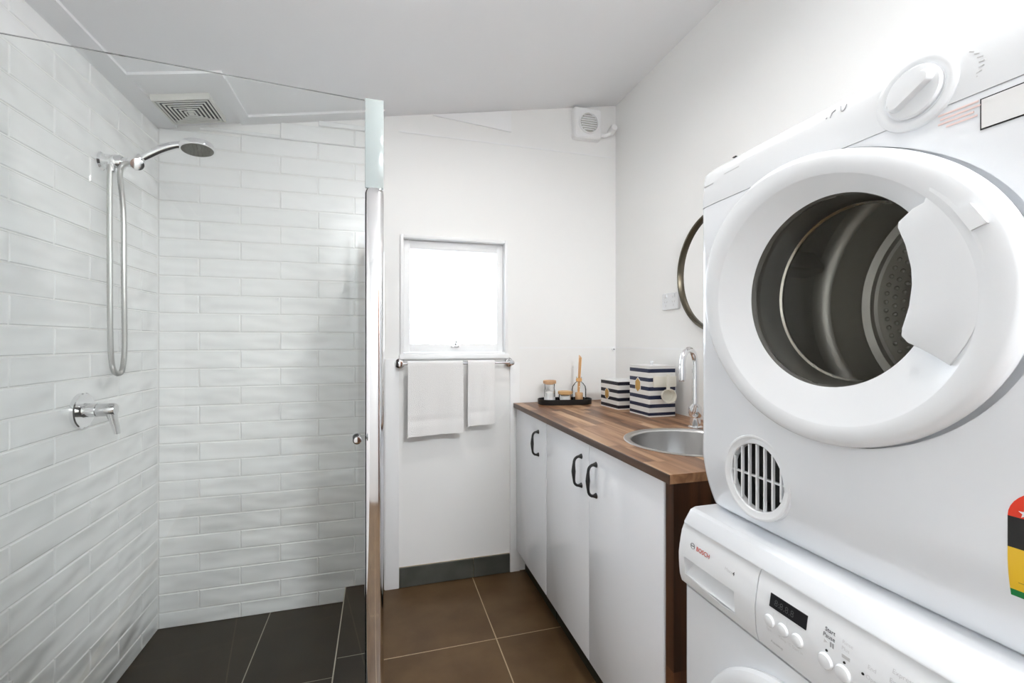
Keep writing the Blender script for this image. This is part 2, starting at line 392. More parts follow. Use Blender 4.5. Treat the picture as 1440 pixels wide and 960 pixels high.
# ------------------------------------------------------------------ shower screen
GA, GB = Vector((XL + .012, 1.384, 0)), Vector((-.047, 1.463, 0))        # door line on plan
gd = (GB - GA).normalized(); gn = Vector((-gd.y, gd.x, 0)); ang = math.atan2(gd.y, gd.x); glen = (GB - GA).length
sd = thing('shower_door', 'tall clear glass shower door with a small chrome knob', 'shower door', (GA.x, GA.y, .043), ang)
ZT = 1.94 - .043
obj('glass_panel', B(0, glen, -.003, .003, .012, ZT - .003), M_glass, sd, local=True)
obj('polished_top_edge', B(0, glen, -.0012, .0012, ZT - .003, ZT - .0012), M_gedge, sd, local=True)
obj('bottom_seal', B(0, glen, -.006, .006, .001, .012), M_satin, sd, local=True)
kb = bmesh.new()
for s in (-1, 1): lathe(kb, [(0, .030), (.010, .029), (.013, .024), (.012, .018), (.006, .013), (.006, .004), (.010, .004), (.010, .0041)], 20, AX('-y' if s < 0 else '+y', (glen - .022, 0, .905 - .043)))
obj('knob', kb, M_chrome, sd, local=True)
for zz in (.30,): obj('hinge', B(-.004, .05, -.012, .012, zz - .035, zz + .035, bev=.003), M_chrome, sd, local=True)
ss = thing('shower_screen', 'fixed glass return panel with a wide chrome post and top rail', 'shower screen', (-.018, 1.475, .043))
pw = [(x, y) for x, y in rrect(-.0465, .0105, 1.455, 1.492, .016, 6)]
bm = bmesh.new(); rings = []
for z, k in ((.043, 1), (1.655, 1), (1.668, .9), (1.672, .75)):
    rings.append([(-.018 + (x + .018) * k, 1.4735 + (y - 1.4735) * k, z) for x, y in pw])
obj('post', loft(bm, rings), M_chrome, ss)
obj('upper_strip', B(-.0455, .0095, 1.462, 1.474, 1.672, 1.945, bev=.002), M_aqua, ss)
obj('glass_panel', B(-.034, -.027, 1.492, YB - .012, .05, 1.66), M_glass, ss)
obj('top_rail', B(-.046, -.016, 1.492, YB - .010, 1.655, 1.672, bev=.003), M_satin, ss)
obj('wall_channel', B(-.042, -.020, YB - .022, YB - .009, .045, 1.655), M_satin, ss)
obj('bottom_rail', B(-.042, -.020, 1.492, YB - .022, .043, .058), M_satin, ss)

# ------------------------------------------------------------------ shower fittings
sh = thing('hand_shower', 'chrome hand shower with round head and looping hose', 'shower', (XL + .01, 1.86, 1.81))
bY = 1.858; bZ = 1.808
hx = XL + .009
obj('wall_bracket', tube(lathe(bmesh.new(), [(0, 0), (.029, 0), (.030, .006), (.025, .012), (.025, .060), (.021, .068), (0, .070)], 28, AX('+x', (hx, bY, bZ))), [(hx + .055, bY, bZ), (hx + .095, bY + .004, bZ + .008)], [.018, .014]), M_chrome, sh)
obj('swivel_holder', lathe(bmesh.new(), [(0, -.026), (.016, -.026), (.019, -.02), (.020, .016), (.015, .024), (0, .024)], 24, AX((.80, 0, .60), (hx + .102, bY + .005, bZ + .012))), M_chrome, sh)
obj('clamp_knob', lathe(bmesh.new(), [(0, .03), (.019, .028), (.021, .02), (.018, .0), (0, 0)], 24, AX((.45, -.75, -.25), (hx + .106, bY - .006, bZ - .002))), M_chrome, sh)
hp = smooth_path([(hx + .090, bY + .004, bZ + .002), (hx + .125, bY + .006, bZ + .028), (hx + .168, bY + .008, bZ + .058), (hx + .210, bY + .008, bZ + .078), (hx + .242, bY + .008, bZ + .086)], 6)
hnd = obj('handle', tube(bmesh.new(), hp, [.012 + .003 * math.sin(PI * i / (len(hp) - 1)) for i in range(len(hp))], 16), M_chrome, sh)
hm = AX((.10, -.10, -1), (hx + .283, bY + .008, bZ + .084))
hd = obj('spray_head', lathe(bmesh.new(), [(0, -.016), (.03, -.015), (.05, -.007), (.0545, .004), (.053, .012), (.049, .013)], 40, hm), M_chrome, sh)
obj('spray_plate', lathe(bmesh.new(), [(.0, .0125), (.030, .0135), (.0495, .012)], 40, hm), mat('grey_nozzle_rubber', lin(96, 96, 84), .55), hd)
nb = bmesh.new()
for rr, cnt in ((.012, 6), (.024, 12), (.036, 18)):
    for k in range(cnt):
        a = 2 * PI * k / cnt; lathe(nb, [(.0016, .0125), (.0013, .0155), (0, .0156)], 6, hm @ Matrix.Translation((rr * math.cos(a), rr * math.sin(a), 0)))
nz = obj('nozzles', nb, mat('dark_nozzle', lin(70, 70, 60), .6), hd); nz['kind'] = 'stuff'
hs = [Vector((p[0], p[1] - .084 + (.018 if p[1] > 1.935 and p[2] < 1.7 else 0), p[2] - .015 * (p[2] - 1.09) / .73)) for p in [(hx + .040, 1.922, 1.806), (hx + .040, 1.918, 1.70), (hx + .042, 1.915, 1.45), (hx + .044, 1.913, 1.24), (hx + .046, 1.916, 1.14), (hx + .048, 1.930, 1.097), (hx + .05, 1.946, 1.093), (hx + .05, 1.962, 1.125), (hx + .052, 1.966, 1.20), (hx + .055, 1.955, 1.40), (hx + .058, 1.945, 1.65), (hx + .064, 1.93, 1.79), (hx + .090, 1.936, 1.826)]]
hs = smooth_path(hs, 26)
obj('hose', tube(bmesh.new(), hs, [.0078 + (.0007 if i % 2 else 0) for i in range(len(hs))], 10), M_hose, sh)
obj('hose_nut', lathe(bmesh.new(), [(0, .018), (.012, .018), (.0125, -.012), (.009, -.016), (0, -.016)], 20, AX('+z', (hx + .040, 1.843, 1.783))), M_chrome, sh)

mx = thing('shower_mixer', 'round chrome shower mixer tap with drooping lever', 'mixer tap', (hx, 1.756, .982))
obj('wall_plate', lathe(bmesh.new(), [(0, 0), (.056, 0), (.056, .010), (.053, .013), (0, .0135)], 44, AX('+x', (hx, 1.756, .982))), M_chrome, mx)
obj('cartridge', lathe(bmesh.new(), [(.024, .013), (.022, .02), (.022, .045), (.0, .045)], 28, AX('+x', (hx, 1.756, .982))), M_chrome, mx)
bm = bmesh.new(); lathe(bm, [(.0, .045), (.020, .045), (.0205, .05), (.0205, .088), (.017, .094), (0, .095)], 28, AX('+x', (hx, 1.756, .982)))
loft(bm, [[(hx + x, 1.756 + y, .982 + z) for x, y in rrect(c - t, c + t, -w, w, min(t, w) * .8, 3)] for z, c, t, w in ((.012, .080, .014, .018), (-.02, .083, .010, .016), (-.055, .093, .007, .013), (-.078, .097, .005, .011))])
obj('lever', bm, M_satin, mx)

vt = thing('ceiling_vent', 'square louvred ceiling vent above the shower head', 'vent', (-.737, 2.124, ZC(-.737)))
tilt = Matrix.Translation((-.737, 2.124, ZC(-.737) - .010)) @ Matrix.Rotation(-math.atan(.185), 4, 'Y')
def ringq(bm, a, w, z0, z1, mt):
    for x0, x1, y0, y1 in ((-a, a, -a, -a + w), (-a, a, a - w, a), (-a, -a + w, -a + w, a - w), (a - w, a, -a + w, a - w)):
        b2 = bmesh.new(); box(b2, x0, x1, y0, y1, z0, z1)
        bmesh.ops.transform(b2, matrix=mt, verts=b2.verts); me = bpy.data.meshes.new('t'); b2.to_mesh(me); b2.free(); bm.from_mesh(me); bpy.data.meshes.remove(me)
    return bm
M_vent = mat('vent_plastic', lin(222, 222, 217), .4)
obj('grille_frame', ringq(bmesh.new(), .099, .007, -.014, .012, tilt), M_vent, vt)
for k in range(6): obj('louvre', ringq(bmesh.new(), .087 - .0135 * k, .0058, -.0150 - .0012 * k, -.0128 - .0012 * k, tilt), M_vent, vt)
obj('centre_boss', ringq(bmesh.new(), .009, .009, -.022, -.004, tilt), M_vent, vt)
bm = B(-.094, .094, -.094, .094, .0, .010); bmesh.ops.transform(bm, matrix=tilt, verts=bm.verts)
obj('dark_duct', bm, M_dark_in, vt)

# ------------------------------------------------------------------ towel rail and towels
RY, RZ = YB - .062, 1.093
tr = thing('towel_rail', 'thin chrome towel rail mounted under the window', 'towel rail', (.365, YB, RZ))
obj('rail', tube(bmesh.new(), [(.085, RY, RZ), (.645, RY, RZ)], .0065, 14), M_chrome, tr)
for x in (.090, .640):
    o = obj('end_mount', lathe(bmesh.new(), [(0, 0), (.024, 0), (.024, .012), (.020, .016), (.013, .018), (.012, .055), (.013, .075), (0, .077)], 28, AX('-y', (x, YB, RZ))), M_chrome, tr)
def towel(name, label, x0, x1, zf, zb, seed):
    rnd = random.Random(seed); path = []; n = 26
    r = .013
    for k in range(n + 1): path.append((-r, zf + (RZ - zf) * k / n))
    for k in range(1, 9): a = PI - PI * k / 8; path.append((r * math.cos(a), RZ + r * math.sin(a)))
    for k in range(1, 15): path.append((r, RZ + (zb - RZ) * k / 14))
    bm = bmesh.new(); nx = 22; p1, p2 = rnd.random() * 6, rnd.random() * 6; grid = []
    for i, (dy, z) in enumerate(path):
        row = []
        for j in range(nx + 1):
            u = j / nx; x = x0 + (x1 - x0) * u; drop = max(0, (RZ - z)) / .36
            sgn = -1 if dy < 0 else 1
            y = RY + dy + sgn * drop * .006 * (math.sin(6 * u + p1) + .5 * math.sin(13 * u + p2)) + sgn * .002
            zz = z + (.010 * (u - .5) * (1 if dy < 0 else 0) * drop)
            if dy < 0 and .17 < (z - zf) / (RZ - zf) < .24: y += .0025
            row.append(bm.verts.new((x + drop * .004 * (u - .3), y, zz)))
        grid.append(row)
    for a, b in zip(grid, grid[1:]):
        for j in range(nx): bm.faces.new((a[j], a[j + 1], b[j + 1], b[j]))
    bmesh.ops.recalc_face_normals(bm, faces=bm.faces)
    geom = bmesh.ops.solidify(bm, geom=list(bm.faces), thickness=.0065)
    o = obj(name, bm, M_towel, angle=70, origin=((x0 + x1) / 2, RY, RZ)); tag(o, label, 'towel', 'white towels on the rail'); return o
towel('bath_towel', 'wide white bath towel hanging on the left of the rail', .125, .389, .750, .80, 3)
towel('hand_towel', 'narrow white hand towel hanging on the right of the rail', .414, .550, .786, .83, 5)

# ------------------------------------------------------------------ wall fan, pipe, mirror, socket
fn = thing('wall_fan', 'small square white extractor fan high in the corner', 'fan', (1.078, YB, 2.296))
bm = bmesh.new(); loft(bm, [[(x, y, z) for x, z in rrect(.998 + i, 1.158 - i, 2.298 + i, 2.462 - i, .012, 4)] for y, i in ((YB, 0), (YB - .035, 0), (YB - .042, .006))])
obj('housing', bm, M_trim, fn)
fcx, fcz = 1.080, 2.378
obj('outlet_ring', lathe(bmesh.new(), [(.058, .042), (.058, .050), (.052, .052), (.049, .046), (.049, .035)], 40, AX('-y', (fcx, YB, fcz))), M_trim, fn)
obj('grille_disc', lathe(bmesh.new(), [(.049, .043), (.02, .0445), (0, .045)], 40, AX('-y', (fcx, YB, fcz))), mat('grey_fan_disc', lin(176, 176, 170), .5), fn)
for k in range(-3, 4):
    w = math.sqrt(.047 ** 2 - (k * .012) ** 2); obj('grille_bar', B(fcx - w, fcx + w, YB - .051, YB - .044, fcz + k * .012 - .0022, fcz + k * .012 + .0022), M_trim, fn)
pp = thing('pipe_elbow', 'white plastic pipe elbow beside the corner fan', 'pipe', (1.21, YB, 2.34))
obj('pipe', tube(bmesh.new(), smooth_path([(1.158, YB - .022, 2.335), (1.18, YB - .022, 2.330), (1.205, YB - .022, 2.340), (1.222, YB - .024, 2.358)], 5), .010, 12), M_trim, pp)
obj('end_cap', lathe(bmesh.new(), [(0, .055), (.016, .053), (.020, .045), (.020, .004), (0, 0)], 24, AX((-.1, -1, .15), (1.232, YB - .005, 2.362))), M_trim, pp)
mi = thing('round_mirror', 'round wall mirror with a thin dark bronze frame, half hidden by dryer', 'mirror', (XR, 1.462, 1.238))
obj('frame', lathe(bmesh.new(), [(.243, 0), (.243, .022), (.240, .026), (.232, .026), (.230, .022), (.230, 0)], 72, AX('-x', (XR, 1.462, 1.478)), closed=True), M_bronze, mi)
obj('glass', lathe(bmesh.new(), [(.231, .004), (.231, .012), (0, .012)], 72, AX('-x', (XR, 1.462, 1.478))), M_mirror, mi)
ps = thing('power_socket', 'white double power socket on the wall left of the mirror', 'socket', (XR, 1.776, 1.34))
bm = bmesh.new(); loft(bm, [[(x, y, z) for y, z in rrect(1.716 + i, 1.836 - i, 1.343 + i, 1.420 - i, .006, 3)] for x, i in ((XR, 0), (XR - .008, 0), (XR - .011, .003))])
obj('plate', bm, M_plastic, ps)
for y in (1.748, 1.804):
    obj('rocker', B(XR - .015, XR - .010, y - .009, y + .009, 1.398, 1.412, bev=.001), M_plastic, ps)
    bm = bmesh.new()
    for dy, dz, a in ((-.008, .006, .5), (.008, .006, -.5), (0, -.010, 0)):
        b2 = B(-.0006, .0006, -.0014, .0014, -.0045, .0045); bmesh.ops.transform(b2, matrix=Matrix.Translation((XR - .0115, y + dy, 1.373 + dz)) @ Matrix.Rotation(a, 4, 'X'), verts=b2.verts)
        me = bpy.data.meshes.new('t'); b2.to_mesh(me); b2.free(); bm.from_mesh(me); bpy.data.meshes.remove(me)
    obj('slots', bm, M_pgrey, ps)
hk = thing('wall_clip', 'tiny grey clip in the corner above the worktop', 'clip', (1.225, YB - .02, 1.150))
obj('base', lathe(bmesh.new(), [(0, 0), (.010, 0), (.009, .006), (0, .007)], 16, AX('-y', (1.240, YB - .020, 1.157))), M_trim, hk)
obj('pin', lathe(bmesh.new(), [(.005, .006), (.004, .011), (0, .012)], 12, AX('-y', (1.240, YB - .020, 1.157))), M_grey, hk)

# ------------------------------------------------------------------ cabinets
CX = .698
def cabinet(label, y0, y1, doors, hys):
    c = thing('base_cabinet', label, 'cabinet', (CX + .28, (y0 + y1) / 2, 0), group='white base cabinets under the worktop')
    t = .016
    bm = bmesh.new(); box(bm, CX + .001, XR - .003, y0, y0 + t, .112, .855); box(bm, CX + .001, XR - .003, y1 - t, y1, .112, .855)
    box(bm, CX + .001, XR - .003, y0 + t, y1 - t, .112, .128); box(bm, XR - .02, XR - .003, y0 + t, y1 - t, .128, .846); box(bm, CX + .001, CX + .1, y0 + t, y1 - t, .83, .846)
    obj('body', bm, M_door, c)
    obj('kickboard', B(CX + .04, CX + .056, y0, y1, .002, .112), M_cablt, c)
    obj('kick_tile', B(CX + .030, CX + .0395, y0, y1, .001, .060, bev=.001, seg=1), M_dark, c)
    for (a, b), hy in zip(doors, hys):
        d = obj('door', B(CX - .018, CX, a + .0015, b - .0015, .115, .855, bev=.0015), M_door, c)
        o = handle(d, hy)
    return c
def handle(parent, y, x=.680):
    pts = smooth_path([(x + .001, y, .796), (x - .016, y, .795), (x - .026, y, .786), (x - .029, y, .770), (x - .030, y, .745), (x - .029, y, .720), (x - .026, y, .704), (x - .016, y, .695), (x + .001, y, .694)], 4)
    rs = []
    for p in pts:
        c = 1 - min(1, abs(p.z - .745) / .03); rs.append(.0048 + .0030 * max(0, c) + (.005 * max(0, (p.x - x + .010) / .010) if p.x > x - .010 else 0))
    return obj('handle', tube(bmesh.new(), pts, rs, 12), M_black, parent, label='black bow handle')
cabinet('white single-door base cabinet against the back wall', 1.829, YB - .014, [(1.829, YB - .014)], [1.925])
cabinet('white two-door base cabinet under the sink', .986, 1.826, [(1.413, 1.826), (.986, 1.413)], [1.472, 1.358])

# end panel and worktop of staves
ep = thing('end_panel', 'dark wooden end panel closing the cabinets beside the washing machine', 'panel', (.97, .966, 0))
xs = [.682, .735, .79, .85, .905, .965, 1.02, 1.08, 1.14, 1.20, XR - .002]
for a, b in zip(xs, xs[1:]):
    cut = random.uniform(.3, .6)
    for z0, z1 in ((.002, cut), (cut, .8565)): obj('board', B(a + .0002, b - .0002, .950, .982, z0 + .0002, z1 - .0002), M_wood2, ep)
wt = thing('worktop', 'oiled acacia block worktop with a round sink cut-out', 'worktop', (.97, 1.6, .857))
SC = (.955, 1.245); SR = .196
y0w, y1w, xw0, xw1 = .944, YB - .011, .668, XR - .001
nst = 14; wst = (xw1 - xw0) / nst
for i in range(nst):
    y = y0w; first = True
    while y < y1w - .01:
        l = random.uniform(.10, .38) if first else random.uniform(.26, .46); first = False
        ye = min(y1w, y + l)
        if y < SC[1] - .02 < ye: ye = SC[1] + random.uniform(-.02, .02)
        if y1w - ye < .08: ye = y1w
        a, b = xw0 + i * wst, xw0 + (i + 1) * wst
        o = obj('stave', B(a + .00015, b - .00015, y + .0002, ye - .0002, .857, .880 - random.uniform(0, .0002)), M_wood, wt, origin=None)
        cx, cy = min(max(SC[0], a), b), min(max(SC[1], y), ye)
        if math.hypot(cx - SC[0], cy - SC[1]) < SR:
            cb = lathe(bmesh.new(), [(0, -.1), (SR, -.1), (SR, .1), (0, .1)], 64, Matrix.Translation((SC[0] - .97, SC[1] - 1.6, .011)))
            # boolean works in world space: move the cutter with the parent
            bmesh.ops.translate(cb, verts=cb.verts, vec=(.97, 1.6, .857)); boolean(o, cb)
            if len(o.data.vertices) == 0: bpy.data.objects.remove(o)
        y = ye
obj('edge_shade_strip', B(xw0 - .003, xw0 - .0002, y0w, y1w, .857, .8797, bev=.0006, seg=1), M_edgeshade, wt, label='added dark strip, painted shade of the front edge')  # thin strip added to paint the shaded front of the worktop
sn = thing('sink', 'round brushed steel sink set into the wooden worktop', 'sink', (SC[0], SC[1], .70))
obj('bowl', lathe(bmesh.new(), [(0, -.150), (.10, -.149), (.150, -.142), (.172, -.125), (.180, -.09), (.184, -.004), (.188, .001), (.205, .0035), (.208, .0018), (.208, .0006), (.195, .0006), (.186, -.004), (.182, -.09), (.174, -.128), (.152, -.145), (.1, -.152), (0, -.153)], 72, Matrix.Translation((SC[0], SC[1], .880))), M_steel, sn)
obj('waste', lathe(bmesh.new(), [(0, -.147), (.03, -.146), (.036, -.1475), (.036, -.151)], 32, Matrix.Translation((SC[0], SC[1], .880))), M_chrome, sn)
tp = thing('kitchen_tap', 'chrome gooseneck tap standing at the back of the sink', 'tap', (1.118, 1.428, .88))
tx, ty = 1.118, 1.428
obj('base', lathe(bmesh.new(), [(0, 0), (.026, 0), (.026, .006), (.019, .010), (.018, .040), (.022, .046), (.024, .060), (.022, .078), (.014, .086), (.011, .09), (0, .09)], 32, Matrix.Translation((tx, ty, .8805))), M_chrome, tp)
sx, sy = 1.040, 1.398
arc = [(tx, ty, .965), (tx, ty, 1.05), (tx, ty, 1.115)]
for k in range(1, 8):
    a = PI * k / 8; u = (1 - math.cos(a)) / 2; arc.append((tx + (sx - tx) * u, ty + (sy - ty) * u, 1.118 + .052 * math.sin(a)))
arc += [(sx, sy, 1.115), (sx, sy, 1.09)]
obj('spout', tube(bmesh.new(), smooth_path(arc, 5), .0108, 16), M_chrome, tp)
obj('nozzle', lathe(bmesh.new(), [(0, .058), (.0105, .056), (.0125, .048), (.0125, .004), (.0115, 0), (.008, 0), (.008, .004), (0, .004)], 24, Matrix.Translation((sx, sy, 1.058))), M_chrome, tp)
obj('lever', tube(bmesh.new(), [(tx - .018, ty - .012, .935), (tx - .03, ty - .03, .945), (tx - .036, ty - .05, .975)], [.007, .0055, .0045], 12), M_chrome, tp)

# ------------------------------------------------------------------ things on the worktop
ty0 = thing('tray', 'black oval metal tray holding jars in the corner', 'tray', (.912, 2.176, .8805), -math.radians(9))
def stad(l, w, n=14):
    out = []
    for k in range(n + 1): a = -PI / 2 + PI * k / n; out.append((l - w + w * math.cos(a), w * math.sin(a)))
    for k in range(n + 1): a = PI / 2 + PI * k / n; out.append((-l + w + w * math.cos(a), w * math.sin(a)))
    return out
bm = bmesh.new(); prism(bm, stad(.138, .058), lambda x, y: (x, y, 0), lambda x, y: (x, y, .005)); obj('base', bm, M_black, ty0, local=True)
bm = bmesh.new(); R_ = []
for l, w, z in ((.139, .059, .001), (.141, .061, .026), (.139, .059, .027), (.137, .057, .026), (.135, .055, .005)): R_.append([(x, y, z) for x, y in stad(l, w)])
loft(bm, R_, cap=False); obj('rim', bm, M_black, ty0, local=True)
def onT(u, v): c, s = math.cos(-math.radians(9)), math.sin(-math.radians(9)); return (.912 + u * c - v * s, 2.176 + u * s + v * c, .8857)
j = thing('tall_jar', 'tall clear glass jar with cork lid at the left of tray', 'jar', onT(-.078, .008))
jx, jy, jz = j.location
T_ = lambda z=0: Matrix.Translation((jx, jy, jz + z))
obj('glass', lathe(bmesh.new(), [(0, 0), (.026, 0), (.028, .004), (.028, .060), (.025, .075), (.027, .098), (.025, .098), (.023, .076), (.0255, .06), (.0255, .006), (0, .005)], 32, T_()), M_jar, j)
obj('bath_salt', lathe(bmesh.new(), [(0, .006), (.0245, .0065), (.0245, .052), (.012, .058), (0, .060)], 24, T_()), M_salt, j)
obj('white_paper_band', lathe(bmesh.new(), [(.0284, .012), (.0286, .030), (.0284, .031)], 32, T_()), M_lwhite, j)
obj('cork_lid', lathe(bmesh.new(), [(0, .094), (.022, .094), (.024, .098), (.0335, .099), (.0335, .113), (.031, .115), (0, .115)], 32, T_()), M_cork, j)
j = thing('low_jar', 'short squat jar with wooden lid in the middle of tray', 'jar', onT(.000, -.006)); jx, jy, jz = j.location
obj('glass', lathe(bmesh.new(), [(0, 0), (.030, 0), (.033, .004), (.033, .040), (.031, .044), (.028, .044), (.0305, .038), (.0305, .006), (0, .005)], 32, T_()), M_jar, j)
obj('white_cream', lathe(bmesh.new(), [(0, .006), (.0295, .0065), (.0295, .037), (0, .038)], 24, T_()), M_salt, j)
obj('wooden_lid', lathe(bmesh.new(), [(0, .042), (.027, .042), (.029, .045), (.037, .046), (.037, .058), (.035, .060), (0, .060)], 32, T_()), mat('bamboo_lid', lin(206, 164, 112), .55), j)
j = thing('reed_diffuser', 'glass reed diffuser bottle with tall reeds on the tray', 'diffuser', onT(.076, .004)); jx, jy, jz = j.location
obj('bottle', lathe(bmesh.new(), [(0, 0), (.034, 0), (.0375, .004), (.0375, .066), (.034, .084), (.022, .100), (.0125, .108), (.012, .124), (.014, .126), (.014, .132), (.0105, .132), (.0105, .11), (.02, .098), (.031, .083), (.035, .066), (.035, .007), (0, .006)], 36, T_()), M_jar, j)
obj('oil', lathe(bmesh.new(), [(0, .0075), (.018, .0075), (.020, .012), (.020, .050), (0, .0505)], 24, T_()), M_oil, j)
obj('collar', lathe(bmesh.new(), [(.0125, .108), (.0150, .110), (.0150, .123), (.0125, .125)], 24, T_()), M_reed, j)
for k, (dx, dy) in enumerate(((-.004, .0), (.003, .002), (.001, -.004), (.006, -.001), (-.001, .004))):
    obj('reed', tube(bmesh.new(), [(jx - .006 + dx * .8, jy + dy, jz + .010), (jx + .006 + dx * 1.1, jy + dy * 1.5, jz + .244 - .004 * k)], .0021, 8), M_reed, j)

def tin(name, label, loc, rot, lx, ly, hgt, m, tagpos, tagsz):
    t = thing(name, label, 'storage tin', loc, rot, 'navy and white striped tins')
    bm = bmesh.new()
    loft(bm, [[(x, y, z) for x, y in rrect(0, lx, 0, ly, r, 5)] for z, r in ((0, .006), (hgt, .006))], cap=True); obj('body', bm, m, t, local=True)
    bm = bmesh.new()
    loft(bm, [[(x, y, z) for x, y in rrect(-i, lx + i, -i, ly + i, .007, 5)] for z, i in ((hgt - .0015, .0008), (hgt + .002, .0010), (hgt + .003, -.002))]); obj('lid', bm, M_lwhite, t, local=True)
    bm = bmesh.new(); hexp = [(tagsz * .72 * math.sin(PI / 3 * k), tagsz * math.cos(PI / 3 * k)) for k in range(6)]
    prism(bm, [(a * 1.18, b * 1.18) for a, b in hexp], lambda a, b: (-.0012, tagpos[0] + a, tagpos[1] + b), lambda a, b: (-.0002, tagpos[0] + a, tagpos[1] + b)); tg = obj('tag_border', bm, M_lwhite, t, local=True)
    bm = bmesh.new(); prism(bm, hexp, lambda a, b: (-.0022, tagpos[0] + a, tagpos[1] + b), lambda a, b: (-.001, tagpos[0] + a, tagpos[1] + b)); obj('brass_tag', bm, M_gold, tg, local=True, label='gold hexagonal tag')
    return t
st1 = tin('small_tin', 'short navy and white striped tin left of the taller one', (1.068, 1.905, .8805), math.radians(2), .160, .168, .131, M_str2, (.103, .066), .026)
st2 = tin('tall_tin', 'tall navy and white striped tin with a scoop on its side', (1.086, 1.679, .8805), math.radians(1), .132, .155, .214, M_str1, (.084, .130), .029)
obj('finial_knob', lathe(bmesh.new(), [(0, .018), (.007, .016), (.009, .012), (.004, .006), (.007, .0), (0, 0)], 20, Matrix.Translation((.066, .08, .2165))), M_plastic, st2, local=True)
obj('scoop_holder', B(.018, .131, -.0065, -.0005, .126, .172, bev=.002), M_offwhite, st2, local=True)
sc = thing('scoop', 'cream measuring scoop hanging on the tall striped tin', 'scoop', (1.162, 1.667, .93))
obj('bowl', lathe(bmesh.new(), [(0, .003), (.021, .003), (.026, .008), (.0285, .032), (.0305, .033), (.0305, .036), (.0275, .036), (.025, .010), (.020, .006), (0, .006)], 32, AX((-.25, -1, .05), (1.160, 1.666, .972))), M_offwhite, sc)
obj('handle', B(1.155, 1.171, 1.654, 1.661, .997, 1.062, bev=.002), M_offwhite, sc)

# ------------------------------------------------------------------ washing machine
wm = thing('washing_machine', 'white front-loading washing machine below the dryer', 'washing machine', (.93, .52, 0))
WY0, WY1 = .225, .822
def bodyring(xf, z, rr=.012, xb=1.22, y0=WY0, y1=WY1):
    return [(x, y, z) for x, y in rrect(xf, xb, y0, y1, rr, 4)]
bm = bmesh.new(); loft(bm, [bodyring(.622, .015), bodyring(.616, .03), bodyring(.616, .690)]); obj('body', bm, M_app, wm)
def pxf(z):   # bulging control panel profile
    t = (z - .697) / (.818 - .697); return .6115 - .0075 * math.sin(PI * min(1, max(0, .12 + t * .75))) + .0065 * max(0, t - .5) * 2
def panel(bm, y0, y1, z0=.697, z1=.818, xb=.70):
    rings = []
    for k in range(9):
        z = z0 + (z1 - z0) * k / 8; f = pxf(z); e = .003 if k in (0, 8) else 0
        rings.append([(f + e, y0, z), (f + e, y1, z), (xb, y1, z), (xb, y0, z)])
    return loft(bm, rings)
obj('control_panel', panel(bmesh.new(), WY0 - .002, .6195), M_plastic, wm)
dr = obj('detergent_drawer', panel(bmesh.new(), .6215, WY1 + .002), M_plastic, wm)
cb = bmesh.new(); prism(cb, [(.806, .755), (.668, .755), (.668, .716), (.70, .712), (.806, .721)], lambda y, z: (.55, y, z), lambda y, z: (.634, y, z)); boolean(dr, cb)
bm = bmesh.new(); loft(bm, [[(.632, y, z + dz) for y, z, dz in ((.805, .717, 0), (.669, .712, 0), (.669, .7535, 0), (.805, .7535, 0))], [(.631, .805, .717), (.631, .669, .712), (.631, .669, .7535), (.631, .805, .7535)]])
obj('finger_pull', loft(bmesh.new(), [[(.634, y, .7535), (.632, y, .7535), (.629, y, .742), (.621, y, .730), (.611, y, .722), (.608, y, .7165), (.634, y, .714)] for y in (.806, .668)]), M_plastic, dr); bm.free()
bm = bmesh.new(); loft(bm, [bodyring(.612, .820, .008, 1.22), bodyring(.612, .823, .008, 1.22), bodyring(.626, .846, .010, 1.22), bodyring(.634, .8495, .012, 1.22)]); obj('lid', bm, M_app, wm)
obj('inner_shell', B(.66, 1.2, WY0 + .01, WY1 - .01, .69, .822), M_dark_in, wm)
def onP(y0, z0, off=.0007): return lambda a, b: (pxf(z0 + b) - off, y0 - a, z0 + b)
def ptxt(s, y, z, size, m, bold=0, par=wm): return obj('lettering', text_bm(s, size, onP(y, z), bold=bold), m, par, angle=180)
ptxt('BOSCH', .773, .7818, .0118, M_red, .0001, dr)
obj('logo_ring', lathe(bmesh.new(), [(.0062, 0), (.0062, .0012), (.0050, .0012), (.0050, 0)], 28, AX('-x', (pxf(.786), .784, .786))), M_grey, dr)
obj('logo_bar', B(pxf(.786) - .0012, pxf(.786), .7806, .7874, .7852, .7868), M_grey, dr)
ptxt('Maxx', .694, .7815, .0085, M_pgrey, 0, dr); ptxt('4', .6745, .7815, .0085, M_dgrey, .0003, dr)
bm = bmesh.new(); prism(bm, [(.0, .0), (.066, .0), (.066, .0205), (.0, .0205)], lambda a, b: (pxf(.7725 + b) - .0012, .5925 - a, .7725 + b), lambda a, b: (pxf(.7725 + b) + .002, .5925 - a, .7725 + b)); dsp = obj('display', bm, M_display, wm)
obj('display_digits', text_bm('8:8.8.8', .0135, lambda a, b: (pxf(.778 + b) - .0016, .5835 - a, .778 + b)), M_seg, dsp, angle=180)
def button(y, z, r, m=M_plastic):
    return obj('button', lathe(bmesh.new(), [(r, -.001), (r, .0015), (r * .85, .0035), (r * .45, .0046), (0, .005)], 24, AX('-x', (pxf(z), y, z))), m, wm)
for y in (.5905, .5655, .5395): button(y, .7495, .0098)
for y in (.4945, .4690): button(y, .7490, .0112)
for y, s in ((.597, 'Spin'), (.574, 'Temp °C'), (.549, 'Start in')): ptxt(s, y, .7325, .0062, M_pgrey)
for y in (.584, .559): ptxt('|', y, .7625, .006, M_pgrey)
ptxt('Aquastop', .590, .716, .006, M_grey)
ptxt('Start', .499, .7895, .0078, M_dgrey, .0001); ptxt('Pause', .501, .7815, .0078, M_dgrey, .0001)
